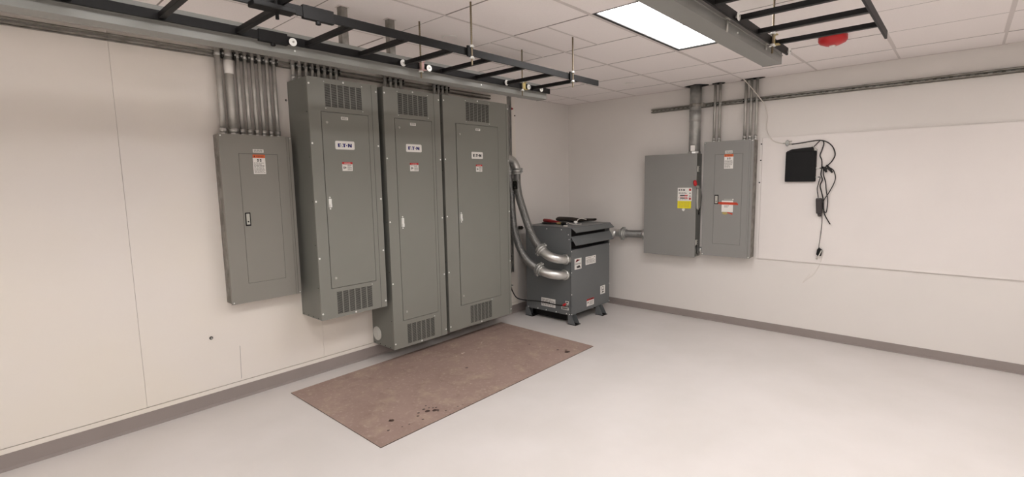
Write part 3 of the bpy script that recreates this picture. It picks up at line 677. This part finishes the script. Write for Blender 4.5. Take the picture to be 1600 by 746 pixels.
# ------------------------------------------------------------------ transformer
t = thing('transformer', (.50, -.70, 0), 'grey dry-type transformer cabinet on feet in the far corner', 'transformer')
x0, x1, y0, y1, z0, z1 = .190, .815, -1.100, -.315, .100, 1.050
m = MB()
m.box(x0, x1, y0, y1, z0, .815, bev=.002); m.box(x0, x1-.06, y0, y1, .815, z1, bev=.0015)
m.box(x1-.06, x1, y0, y0+.012, .815, z1-.004); m.box(x1-.06, x1, y1-.012, y1, .815, z1-.004)
body = build(m, 'cabinet', TGREY, t)
m = MB(); m.box(x0-.004, x1+.006, y0-.006, y1+.004, z1, z1+.006, bev=.001); m.box(x0-.004, x1, y0-.006, y0-.003, z1-.028, z1+.004); top = build(m, 'lid', TGREY, t)
m = MB(); m.box(x1-.062, x1-.058, y0+.012, y1-.012, .815, z1-.005); build(m, 'dark_screen', DARK, body)
for (zt, zb, xb) in ((1.056, 1.006, .872), (.958, .868, .866)):
    m = MB(); xa = x1-.002; th = .003
    ya, yb = y0+.012, y1+.012
    V = [(xa, ya, zt), (xb, ya+.012, zb), (xb, yb-.004, zb), (xa, yb, zt), (xa-.002, ya, zt-th), (xb-.002, ya+.012, zb-th), (xb-.002, yb-.004, zb-th), (xa-.002, yb, zt-th)]
    m.add(V, [(0,1,2,3),(4,5,6,7),(0,1,5,4),(1,2,6,5),(2,3,7,6),(3,0,4,7)])
    m.box(x1-.005, x1+.001, y0+.004, y1-.004, zt-.012, zt-.002)
    m.add([(xb-.002, ya+.012, zb), (xb-.002, yb-.004, zb), (xb-.010, ya+.012, zb-.008), (xb-.010, yb-.004, zb-.008)], [(0,1,3,2)])
    o = build(m, 'louver_hood', TGREY, t)
m = MB(); m.box(x1-.004, x1, y0+.004, y1-.004, .905, .925); build(m, 'louver_rail', TGREY, t)
# corner flange and base
m = MB(); m.box(x1-.024, x1+.003, y0-.003, y0, z0, z1-.03); m.box(x1, x1+.003, y0-.003, y0+.022, z0, .81); build(m, 'corner_flange', TGREY, body)
m = MB(); m.box(x0+.06, x1-.10, y0+.05, y0+.10, .02, z0); m.box(x0+.06, x1-.10, y1-.10, y1-.05, .02, z0); m.box(x0+.05, x0+.09, y0+.05, y1-.05, .02, z0)
build(m, 'base_channel', RACK, t)
def foot(xc, yc, sx_, sy_):
    m = MB()
    # bent bracket: base plate, upright web, two triangular gussets
    m.box(xc-.05, xc+.055, yc-.052, yc+.045, 0, .006, 1)
    m.box(xc-.05, xc-.046, yc-.045, yc+.04, .006, z0)
    for yy in (yc-.045, yc+.036):
        m.add([(xc-.046, yy, .006), (xc+.046, yy, .006), (xc+.038, yy, .02), (xc-.005, yy, z0-.0), (xc-.046, yy, z0),
               (xc-.046, yy+.004, .006), (xc+.046, yy+.004, .006), (xc+.038, yy+.004, .02), (xc-.005, yy+.004, z0), (xc-.046, yy+.004, z0)],
              [(0,1,2,3,4),(9,8,7,6,5),(0,1,6,5),(1,2,7,6),(2,3,8,7),(3,4,9,8),(4,0,5,9)])
    m.cyl((xc+.02, yc, .006), (xc+.02, yc, .014), .009, 6, 1)
    build(m, 'foot', [TGREY, RACK], t)
foot(.825, -1.055, 1, 1); foot(.842, -.535+.0, 1, 1); foot(.222, -1.055, 1, 1); foot(.222, -.37, 1, 1)
T = facey(y0); R_ = facex(x1)
def sticker(P, quad, name, lb, parts, mats, par):
    m = MB(); a0, a1, b0, b1 = quad; m.pbox(P, a0, a1, b0, b1, 0, .0008, 0)
    w_, h = a1-a0, b1-b0
    for (kind, p0, p1, q0, q1, mi, sd) in parts:
        A0, A1, B0, B1 = a0+w_*p0, a0+w_*p1, b0+h*q0, b0+h*q1
        if kind == 'l': lines(m, P, A0, A1, B0, B1, max(1, sd % 10), mi, sd)
        elif kind == 'b': m.pbox(P, A0, A1, B0, B1, .0008, .0014, mi)
        elif kind == 't': m.ppoly(P, [(A0, B0), (A1, B0+(B1-B0)*.6), (A0+(A1-A0)*.3, B1)], .0008, .0014, mi)
        elif kind == 'c': disc(m, P, (A0+A1)/2, (B0+B1)/2, min(A1-A0, B1-B0)/2, .0008, .0014, mi)
        elif kind == 'o':
            disc(m, P, (A0+A1)/2, (B0+B1)/2, min(A1-A0, B1-B0)/2, .0008, .0012, mi); disc(m, P, (A0+A1)/2, (B0+B1)/2, min(A1-A0, B1-B0)/2*.72, .0012, .0014, 0)
    o = build(m, name, mats, par); o['label'] = lb
sticker(R_, (-1.028, -.898, .592, .712), 'safety_label', 'square white sticker with black and red pictograms',
        [('t', .1, .85, .66, .93, 3, 1), ('t', .2, .75, .70, .86, 1, 1), ('l', .05, .95, .42, .58, 2, 2), ('t', .9, .2, .08, .36, 2, 1), ('b', .3, .7, .1, .2, 2, 1)], [WHITE, RED, INKD, REDG], body)
sticker(R_, (-.818, -.612, .616, .706), 'rating_plate', 'pale printed rating plate',
        [('l', .08, .75, .75, .92, 1, 12), ('l', .08, .94, .12, .68, 1, 6), ('c', .80, .92, .76, .93, 2, 1)], [WHITE, INK, INKD], body)
sticker(R_, (-.512, -.410, .228, .326), 'pictogram_label', 'white sticker with a round black pictogram', [('o', .15, .85, .45, .95, 1, 1), ('l', .2, .8, .42, .55, 1, 1), ('t', .25, .85, .1, .34, 1, 1)], [WHITE, INKD], body)
sticker(R_, (-.795, -.648, .140, .222), 'danger_label', 'white sticker with a red header', [('b', 0, 1, .76, 1, 1, 1), ('b', .3, .9, .82, .94, 3, 1), ('t', .08, .28, .3, .65, 3, 1), ('l', .36, .92, .1, .68, 2, 4)], [WHITE, RED, INK, INKD], body)
sticker(T, (.409, .607, .152, .247), 'instruction_label', 'wide white instruction sticker', [('l', .05, .95, .1, .9, 1, 8), ('c', .52, .6, .45, .6, 2, 1)], [WHITE, INK, INKD], body)
sticker(T, (.744, .797, .226, .254), 'small_sticker', 'small white sticker', [('b', .1, .7, .3, .7, 1, 1)], [WHITE, INKD], body)
sticker(T, (.688, .786, .154, .184), 'small_sticker', 'small framed sticker', [('b', .12, .88, .2, .8, 1, 1), ('b', .2, .8, .35, .65, 2, 1)], [WHITE, TGREY, PLAS], body)
for (P, a, b) in [(T, .22, .112), (T, .36, .112), (T, .48, .112), (T, .62, .112), (T, .76, .115), (T, .80, .112), (T, .79, .98), (T, .70, 1.03), (T, .50, 1.03), (T, .30, 1.03),
                  (R_, -1.09, .112), (R_, -1.09, .33), (R_, -1.09, .57), (R_, -1.09, .80), (R_, -.325, .33), (R_, -.325, .8), (R_, -.325, .12), (T, .80, .93)]:
    m = MB(); disc(m, P, a, b, .006, .003, .007); build(m, 'screw', CHROME, body)

# ------------------------------------------------------------------ flexible conduits
def hose_mesh(pts, rad):
    P = catmull(pts, 14); L = [0]
    for a, b in zip(P[:-1], P[1:]): L.append(L[-1]+(b-a).length)
    n = int(L[-1]/.0038); out = []; rr = []; j = 0
    for i in range(n+1):
        s_ = L[-1]*i/n
        while j < len(L)-2 and L[j+1] < s_: j += 1
        q = (s_-L[j])/max(1e-9, L[j+1]-L[j]); out.append(P[j].lerp(P[j+1], q)); rr.append(rad*(1.02, 1.0, .90, .90)[i % 4])
    return MB().tube(out, rr, 18)
def collar(m, p, d, rad, ln, mi=0, seg=20):
    p, d = Vector(p), Vector(d).normalized(); m.cyl(p-d*ln/2, p+d*ln/2, rad, seg, mi)
def fitting(name, pts, rad, parent, c_at, c_dir):
    P = catmull(pts, 8)
    m = MB(); m.tube(P, rad, 20); collar(m, P[0], P[1]-P[0], rad*1.16, .022); collar(m, P[-1], P[-1]-P[-2], rad*1.16, .03)
    e = build(m, name, SILV, parent)
    m = MB(); p, d = Vector(c_at), Vector(c_dir).normalized()
    collar(m, p, d, rad*1.22, .035); collar(m, p+d*.026, d, rad*1.12, .03); collar(m, p-d*.020, d, rad*1.3, .008)
    s_ = d.cross(Vector((.3, -1, .2))).normalized()
    for sg in (1, -1):
        q = p+s_*sg*rad*1.34; m.cyl(q-d*.022, q+d*.022, .009, 8); m.cyl(q-s_*.012+d*.012, q+s_*.012+d*.012, .008, 6); m.cyl(q-s_*.012-d*.012, q+s_*.012-d*.012, .008, 6)
    build(m, 'coupling', GALV, parent)
# upper
t = thing('flexible_conduit', (.5, -1.28, .70), 'upper corrugated metal hose curving from the widest tall panel into the transformer', 'flexible conduit', 'corrugated hoses into the transformer')
hp = [(.225, -1.28, 1.665), (.230, -1.28, 1.516), (.256, -1.28, 1.383), (.309, -1.28, 1.244), (.389, -1.285, 1.062), (.470, -1.285, .925), (.560, -1.288, .828)]
build(hose_mesh(hp, .043), 'hose', HOSE, t)
fitting('elbow', [(.565, -1.288, .824), (.612, -1.286, .790), (.680, -1.268, .752), (.735, -1.222, .731), (.760, -1.165, .720), (.768, -1.128, .717)], .050, t, (.563, -1.288, .825), (.8, 0, -.6))
m = MB(); m.cyl((.768, -1.145, .717), (.768, -1.100, .717), .040, 20); m.cyl((.768, -1.112, .717), (.768, -1.102, .717), .056, 12, smooth=False)
for k in range(4): g = k*PI/2+.5; m.cyl((.768+.05*math.cos(g), -1.15, .717+.05*math.sin(g)), (.768+.05*math.cos(g), -1.12, .717+.05*math.sin(g)), .006, 6)
build(m, 'connector', SILV, t)
fitting('elbow', [(.225, -1.50, 1.800), (.225, -1.43, 1.798), (.225, -1.345, 1.776), (.224, -1.296, 1.725), (.225, -1.28, 1.668)], .046, t, (.225, -1.28, 1.672), (0, .05, -1))
m = MB(); m.cyl((.225, -1.524, 1.8), (.225, -1.49, 1.8), .050, 20); build(m, 'connector', GALV, t)
# lower
t = thing('flexible_conduit', (.4, -1.31, .55), 'lower corrugated metal hose curving behind the upper one into the transformer', 'flexible conduit', 'corrugated hoses into the transformer')
hp = [(.150, -1.33, 1.66), (.156, -1.32, 1.546), (.165, -1.31, 1.42), (.172, -1.31, 1.25), (.198, -1.31, 1.036), (.270, -1.31, .842), (.351, -1.31, .727), (.442, -1.31, .660), (.550, -1.31, .615)]
build(hose_mesh(hp, .043), 'hose', HOSE, t)
fitting('elbow', [(.552, -1.31, .613), (.612, -1.300, .590), (.680, -1.268, .568), (.732, -1.215, .555), (.756, -1.16, .550), (.758, -1.128, .549)], .050, t, (.555, -1.31, .612), (.93, 0, -.36))
m = MB(); m.cyl((.758, -1.145, .549), (.758, -1.100, .549), .040, 20); m.cyl((.758, -1.112, .549), (.758, -1.102, .549), .056, 12, smooth=False)
for k in range(4): g = k*PI/2+.5; m.cyl((.758+.05*math.cos(g), -1.15, .549+.05*math.sin(g)), (.758+.05*math.cos(g), -1.12, .549+.05*math.sin(g)), .006, 6)
build(m, 'connector', SILV, t)
fitting('elbow', [(.150, -1.50, 1.790), (.150, -1.45, 1.79), (.150, -1.38, 1.77), (.150, -1.342, 1.72), (.150, -1.33, 1.665)], .040, t, (.15, -1.33, 1.668), (0, .05, -1))
m = MB(); m.cyl((.150, -1.524, 1.79), (.150, -1.49, 1.79), .05, 20); build(m, 'connector', GALV, t)
# transformer to safety switch
t = thing('flexible_conduit', (.95, -.13, .86), 'short horizontal metal hose between the transformer and the safety switch', 'flexible conduit')
build(hose_mesh([(.895, -.128, .912), (.97, -.122, .912), (1.06, -.112, .914), (1.145, -.105, .916)], .044), 'hose', HOSE, t)
fitting('elbow', [(.735, -.295, .918), (.737, -.235, .918), (.750, -.175, .918), (.79, -.14, .916), (.845, -.13, .914), (.885, -.129, .912)], .049, t, (.89, -.129, .912), (1, 0, 0))
m = MB(); collar(m, (.735, -.305, .918), (0, 1, 0), .055, .02); build(m, 'connector', GALV, t)
m = MB(); m.cyl((1.13, -.107, .916), (1.160, -.104, .916), .043, 20); m.cyl((1.158, -.104, .916), (1.172, -.103, .916), .050, 12, smooth=False)
for sg in (1, -1): m.cyl((1.15, -.13, .916+sg*.052), (1.15, -.10, .916+sg*.052), .010, 8)
build(m, 'end_connector', SILV, t)

# black cable from panel to transformer
t = thing('black_cable', (.4, -1.2, .15), 'black cable hanging beside the widest tall panel and looping to the transformer', 'cable')
m = MB(); m.tube(catmull([(.315, -1.512, 1.02), (.318, -1.510, .80), (.315, -1.511, .60), (.318, -1.508, .44), (.310, -1.46, .345), (.300, -1.38, .270), (.310, -1.25, .225), (.335, -1.14, .200), (.40, -1.12, .200), (.52, -1.118, .200), (.64, -1.118, .195), (.735, -1.118, .205)], 8), .0065, 8)
build(m, 'cord', BLKR, t)
m = MB(); m.tube([(.725, -1.118, .206), (.74, -1.118, .212), (.755, -1.116, .222), (.765, -1.110, .226)], [.012, .014, .012, .009], 10); o = build(m, 'connector', REDP, t); o['label'] = 'red connector'
m = MB(); m.cyl((.775, -1.102, .215), (.775, -1.120, .215), .014, 10); build(m, 'gland', SILV, t)
for zz in (.76, .44):
    m = MB(); m.cyl((.315, -1.524, zz), (.315, -1.495, zz), .007, 8); m.cyl((.315, -1.50, zz), (.335, -1.49, zz), .004, 6); build(m, 'clip', CLAMP, t)
m = MB(); m.box(.005, .05, -1.02, -.99, .99, 1.03); m.cyl((.05, -1.005, 1.01), (.075, -1.005, 1.01), .006, 8)
tag(build(m, 'pipe_clip', CLAMP), 'small black clip on the left wall between the two hoses', 'clip')
m = MB(); m.box(.205, .265, -1.325, -1.310, 1.47, 1.56, bev=.004)
m.cyl((.235, -1.32, 1.49), (.235, -1.34, 1.49), .012, 8); m.cyl((.235, -1.32, 1.54), (.235, -1.34, 1.54), .012, 8)
tag(build(m, 'hose_clamp', CLAMP), 'black clamp behind the upper hose at the panel edge', 'clamp')

# ------------------------------------------------------------------ tools on the transformer
ZT = z1+.006
t = thing('pliers', (.42, -.80, ZT), 'pliers with one red and one black grip lying on the transformer', 'pliers')
m = MB(); m.tube([(.205, -.790, ZT+.032), (.215, -.79, ZT+.033), (.30, -.795, ZT+.030), (.39, -.81, ZT+.024), (.46, -.83, ZT+.02), (.48, -.84, ZT+.018)], [.012, .022, .021, .018, .014, .010], 12); o = build(m, 'grip', REDG, t); o['label'] = 'red grip'
m = MB(); m.tube([(.255, -.88, ZT+.011), (.265, -.88, ZT+.011), (.34, -.885, ZT+.011), (.42, -.88, ZT+.012), (.46, -.87, ZT+.013)], [.006, .011, .011, .010, .008], 10); o = build(m, 'grip', BLKR, t); o['label'] = 'black grip'
m = MB(); m.tube([(.45, -.868, ZT+.014), (.50, -.866, ZT+.015), (.53, -.868, ZT+.015)], [.009, .014, .012], 10); m.tube([(.47, -.84, ZT+.018), (.50, -.858, ZT+.016)], .009, 8); build(m, 'pivot', BRASS, t)
m = MB(); m.tube([(.525, -.870, ZT+.015), (.56, -.885, ZT+.016), (.60, -.905, ZT+.014), (.615, -.915, ZT+.012)], [.012, .021, .018, .006], 10); build(m, 'jaws', BLK, t)
t = thing('tool_pouch', (.40, -.52, ZT), 'limp dark tool pouch lying at the back of the transformer top', 'pouch')
m = MB(); m.tube(catmull([(.155, -.53, ZT+.028), (.20, -.54, ZT+.030), (.33, -.54, ZT+.031), (.43, -.54, ZT+.028), (.52, -.52, ZT+.020), (.58, -.47, ZT+.017), (.635, -.43, ZT+.015), (.64, -.427, ZT+.015)], 4),
                  [.010+.020*min(1, i/4)*(1 if i < 13 else max(.3, 1-(i-13)/14)) for i in range(29)], 14)
for v in m.v: v.y = -.47+(v.y+.52)*2.4; v.z = ZT+.001+(v.z-ZT)*.9; v.x = .20+(v.x-.155)*.76
mz = min(v.z for v in m.v)
for v in m.v: v.z += ZT+.0005-mz if mz < ZT else 0
build(m, 'body', POUCH, t)
m = MB(); m.tube(catmull([(.56, -.62, ZT+.008), (.53, -.55, ZT+.035), (.53, -.48, ZT+.046), (.56, -.42, ZT+.03)], 6), .006, 8); o = build(m, 'strap', WCAB, t); o['label'] = 'white strap'
m = MB(); m.tube([(.600, -.70, ZT), (.600, -.70, ZT+.006), (.600, -.70, ZT+.02), (.600, -.70, ZT+.032), (.600, -.70, ZT+.036)], [.008, .018, .024, .018, .006], 14)
tag(build(m, 'white_bushing', WHITE), 'round white plastic bushing beside the pliers on the transformer', 'bushing')
m = MB(); m.tube(catmull([(.54, -.80, ZT+.012), (.56, -.78, ZT+.02), (.60, -.81, ZT+.012), (.66, -.80, ZT+.008), (.70, -.74, ZT+.006), (.66, -.68, ZT+.006)], 6), .0045, 8)
tag(build(m, 'cable_tie', WCAB), 'white cable tie curled on the transformer top in front of the bushing', 'cable tie')
m = MB(); m.box(.66, .70, -1.02, -.99, ZT, ZT+.012, bev=.002); tag(build(m, 'wire_nut', WCAB), 'tiny white fitting at the front corner of the transformer top', 'fitting')

# ------------------------------------------------------------------ back board with equipment
m = MB(); m.box(2.345, 2.3655, -.016, 0, .735, 1.935); m.box(2.3675, 4.56, -.019, 0, .735, 1.937, bev=.001)
struct(m, 'trim_4', BOARD)
for a, b, lb in ((2.356, 1.88, 'top'), (2.356, 1.72, 'upper'), (2.352, 1.50, 'middle')):
    m = MB(); disc(m, facey(-.016), a, b, .007, 0, .003); tag(build(m, 'mounting_screw', CLAMP), 'dark screw in the edge strip of the white board, %s one' % lb, 'screw')
t = thing('network_box', (2.715, -.04, 1.5), 'black square network box on the white board at the right', 'network box')
m = MB(); m.box(2.588, 2.842, -.062, -.0195, 1.505, 1.790, bev=.008); build(m, 'case', BLK, t)
m = MB(); m.ppoly(facey(-.024), [(2.590, 1.782), (2.600, 1.795), (2.640, 1.812), (2.812, 1.826), (2.822, 1.806), (2.81, 1.785)], 0, .034); build(m, 'top_module', BLK, t)
m = MB(); m.ppoly(facey(-.030), [(2.795, 1.829), (2.805, 1.836), (2.846, 1.800), (2.838, 1.788), (2.82, 1.80)], 0, .02); o = build(m, 'edge_clip', PLAS, t)
m = MB()
for zz in (1.630, 1.545): m.cyl((2.840, -.04, zz), (2.862, -.04, zz), .006, 8)
build(m, 'plug', CHROME, t)
t = thing('cable_splitter', (2.59, -.03, 1.87), 'small metal coax splitter above the black box', 'splitter')
m = MB(); m.box(2.575, 2.605, -.035, -.0195, 1.853, 1.895, bev=.003); m.cyl((2.59, -.03, 1.893), (2.59, -.03, 1.903), .008, 8); m.cyl((2.59, -.03, 1.845), (2.59, -.03, 1.855), .008, 8); build(m, 'body', GALV, t)
m = MB()
m.cyl((2.605, -.028, 1.886), (2.628, -.028, 1.889), .006, 8); m.cyl((2.605, -.028, 1.862), (2.628, -.028, 1.864), .006, 8); m.cyl((2.552, -.028, 1.874), (2.576, -.028, 1.873), .005, 8); build(m, 'connector', STEEL, t)
def cable(name, label, pts, rad, mt, cat='cable', group=None):
    m = MB(); m.tube(catmull(pts, 8), rad, 8); return tag(build(m, name, mt), label, cat, group)
gb_ = 'black cables beside the network box'
yc = -.028
cable('coax_cable', 'black coax cable arching right from the splitter over the network box',
      [(2.628, yc, 1.862), (2.70, yc, 1.867), (2.78, yc, 1.878), (2.86, yc, 1.883), (2.92, yc, 1.862), (2.965, yc, 1.815), (2.985, yc, 1.75), (2.97, yc, 1.70), (2.94, yc, 1.66), (2.905, yc, 1.632), (2.87, yc, 1.628)], .0048, BLKR, 'cable', gb_)
cable('patch_cable', 'black cable slanting down from the coax to the top of the network box', [(2.86, -.034, 1.879), (2.84, -.036, 1.855), (2.815, -.04, 1.826)], .004, BLKR, 'cable', gb_)
cable('dangling_cable', 'black cord wavering down beside the network box, closest to it',
      [(2.885, -.036, 1.880), (2.893, -.034, 1.85), (2.880, -.034, 1.79), (2.868, -.034, 1.745), (2.884, -.036, 1.70), (2.888, -.038, 1.63), (2.884, -.036, 1.57), (2.897, -.034, 1.52), (2.882, -.034, 1.47), (2.895, -.034, 1.41), (2.912, -.034, 1.34), (2.920, -.036, 1.25), (2.935, -.034, 1.19), (2.978, -.034, 1.112)], .0048, BLKR, 'cable', gb_)
cable('dangling_cable', 'black cord hanging down the right side of the cable bundle, looping at its foot',
      [(2.905, -.045, 1.632), (2.905, -.045, 1.57), (2.925, -.045, 1.50), (2.935, -.045, 1.42), (2.950, -.045, 1.33), (2.943, -.045, 1.22), (2.915, -.045, 1.26), (2.920, -.045, 1.33), (2.965, -.045, 1.42), (3.00, -.045, 1.52), (2.985, -.045, 1.60), (2.945, -.045, 1.635)], .0042, BLKR, 'cable', gb_)
cable('dangling_cable', 'thin black cord running from the network box down to the power brick',
      [(2.862, -.045, 1.545), (2.880, -.046, 1.543), (2.872, -.046, 1.50), (2.862, -.046, 1.44), (2.870, -.045, 1.38), (2.873, -.045, 1.355)], .0038, BLKR, 'cable', gb_)
cable('dangling_cable', 'thin dark cord hanging straight from the power brick to the plug',
      [(2.886, -.042, 1.19), (2.905, -.036, 1.19), (2.912, -.030, 1.15), (2.907, -.030, 1.02), (2.900, -.032, .93), (2.898, -.036, .885)], .0025, BLKR, 'cable', gb_)
m = MB()
for a, b in (((2.895, 1.64), (2.93, 1.59)), ((2.925, 1.655), (2.975, 1.585)), ((2.935, 1.62), (2.90, 1.625))):
    m.tube([(a[0], -.045, a[1]), ((a[0]+b[0])/2, -.047, (a[1]+b[1])/2), (b[0], -.045, b[1])], [.006, .012, .008], 8)
tag(build(m, 'cable_plugs', BLKR), 'cluster of black plugs where the cables meet right of the network box', 'plug')
t = thing('power_brick', (2.88, -.05, 1.19), 'black power brick hanging among the cables below the network box', 'power adapter')
m = MB(); m.box(2.856, 2.906, -.066, -.026, 1.205, 1.352, bev=.010); m.box(2.866, 2.902, -.06, -.03, 1.180, 1.215, bev=.012); 
for v in m.v: v.x += (1.352-v.z)*.06
build(m, 'case', mat('brick_plastic', (52, 46, 46), .45), t)
t = thing('power_plug', (2.90, -.04, .80), 'black plug with a white band dangling at the lower edge of the white board', 'plug')
m = MB(); m.ppoly(facey(-.022), [(2.882, .823), (2.888, .868), (2.900, .888), (2.925, .868), (2.920, .812), (2.90, .806)], 0, .028); build(m, 'body', BLK, t)
m = MB(); m.tube([(2.893, -.056, .775), (2.905, -.056, .81), (2.925, -.056, .865)], .004, 6); m.tube([(2.880, -.030, .775), (2.888, -.03, .81)], .003, 6); build(m, 'cord_tie', WCAB, t)
cable('white_cable', 'thin white cable drooping from the ceiling past the conduits to the splitter',
      [(2.195, -.12, H-.004), (2.235, -.115, 2.470), (2.285, -.105, 2.405), (2.34, -.085, 2.325), (2.376, -.05, 2.26), (2.392, -.022, 2.20), (2.398, -.010, 2.12), (2.392, -.008, 2.05), (2.405, -.008, 1.99), (2.430, -.016, 1.945), (2.455, -.024, 1.915), (2.50, -.026, 1.888), (2.552, -.028, 1.874)], .0046, WCAB)
cable('white_string', 'pale thin string looping down the wall below the plug', [(2.935, -.026, .86), (2.925, -.023, .78), (2.90, -.010, .70), (2.86, -.006, .62), (2.80, -.006, .56), (2.775, -.006, .53), (2.790, -.006, .56), (2.83, -.006, .62)], .0018, WCAB, 'string')

# ------------------------------------------------------------------ wall marks
for (y, z, rr, lb) in ((-4.308, .499, .012, 'small bolt stub low on the left wall below the leftmost panel'), (-3.665, 2.20, .008, 'dark screw in the left wall between leftmost panel and first tall panel')):
    m = MB(); P = facex(.012); disc(m, P, y, z, rr, 0, .004, 0, 10); disc(m, P, y, z, rr*.5, .004, .014, 1, 8)
    tag(build(m, 'wall_anchor', [CLAMP, STEEL]), lb, 'bolt')
m = MB(); disc(m, facex(.012), -1.06, 2.30, .008, 0, .006, 0, 8); tag(build(m, 'wall_anchor', CLAMP), 'tiny dark screw high on the left wall near the far corner', 'bolt')
m = MB(); m.ppoly(facex(.012), [(-4.128, .395), (-4.126, .395), (-4.130, .27), (-4.133, .147), (-4.135, .147), (-4.132, .27)], 0, .0004)
tag(build(m, 'wall_crack', INKD), 'hairline crack rising from the baseboard under the leftmost panel', 'crack')

# ------------------------------------------------------------------ hardboard sheet on the floor
t = thing('hardboard_sheet', (.8, -2.7, 0), 'brown hardboard sheet lying on the floor before the tall panels', 'floor sheet')
m = MB(); A, B, Cc, D = (.216, -3.870), (1.410, -3.867), (1.389, -1.545), (.165, -1.512); h = .005
m.add([(*A, .0004), (*B, .0004), (*Cc, .0004), (*D, .0004), (*A, h), (*B, h), (*Cc, h), (*D, h)], [(3,2,1,0),(0,1,5,4),(1,2,6,5),(2,3,7,6),(3,0,4,7)], 1)
m.add([(*A, h), (*B, h), (*Cc, h), (*D, h)], [(0,1,2,3)], 0)
sh = build(m, 'sheet', [HARD, mat('hardboard_edge', (70, 56, 50), .7)], t)
def blobs(name, lb, spots, mt, seed):
    rr = random.Random(seed); m = MB()
    for (x, y, s_) in spots:
        n = 11; ph = rr.random()*6; pts = [(x+s_*rr.uniform(.7, 1.2)*math.cos(ph+2*PI*k/n), y+s_*rr.uniform(.7, 1.2)*math.sin(ph+2*PI*k/n)*1.1) for k in range(n)]
        m.add([(a, b, h+.0003) for a, b in pts], [list(range(n))])
    o = build(m, name, mt, t); o['label'] = lb; o['kind'] = 'stuff'
st = [(1.173,-3.631,.018),(1.249,-3.39,.018),(1.28,-3.352,.016),(1.271,-3.722,.009),(1.208,-3.393,.010),(1.176,-3.35,.007),(1.258,-3.48,.010),(1.321,-3.487,.009),(.869,-2.68,.012),(1.294,-1.83,.026),(1.255,-1.80,.014),(1.192,-1.842,.014),(.89,-1.887,.009),(1.355,-3.211,.007),(1.339,-3.306,.008),(1.225,-3.45,.009),(1.218,-3.356,.007),(1.24,-3.337,.007),(1.251,-3.319,.008),(1.304,-3.344,.007),(1.403,-3.319,.005),(1.359,-3.167,.004),(1.299,-3.636,.006),(1.307,-3.586,.006),(1.29,-3.335,.009)]
blobs('oil_stains', 'dark oil spots', st, STAIN, 3)
rr = random.Random(8)
ws = [(.58,-2.465,.013),(.575,-2.44,.008),(.507,-2.153,.010),(.49,-2.13,.006),(.39,-2.941,.006),(.599,-2.552,.005)]+[(rr.uniform(.3, 1.3), rr.uniform(-3.2, -1.7), rr.uniform(.0015, .004)) for _ in range(45)]
blobs('dust_specks', 'pale plaster specks', ws, DUST, 4)
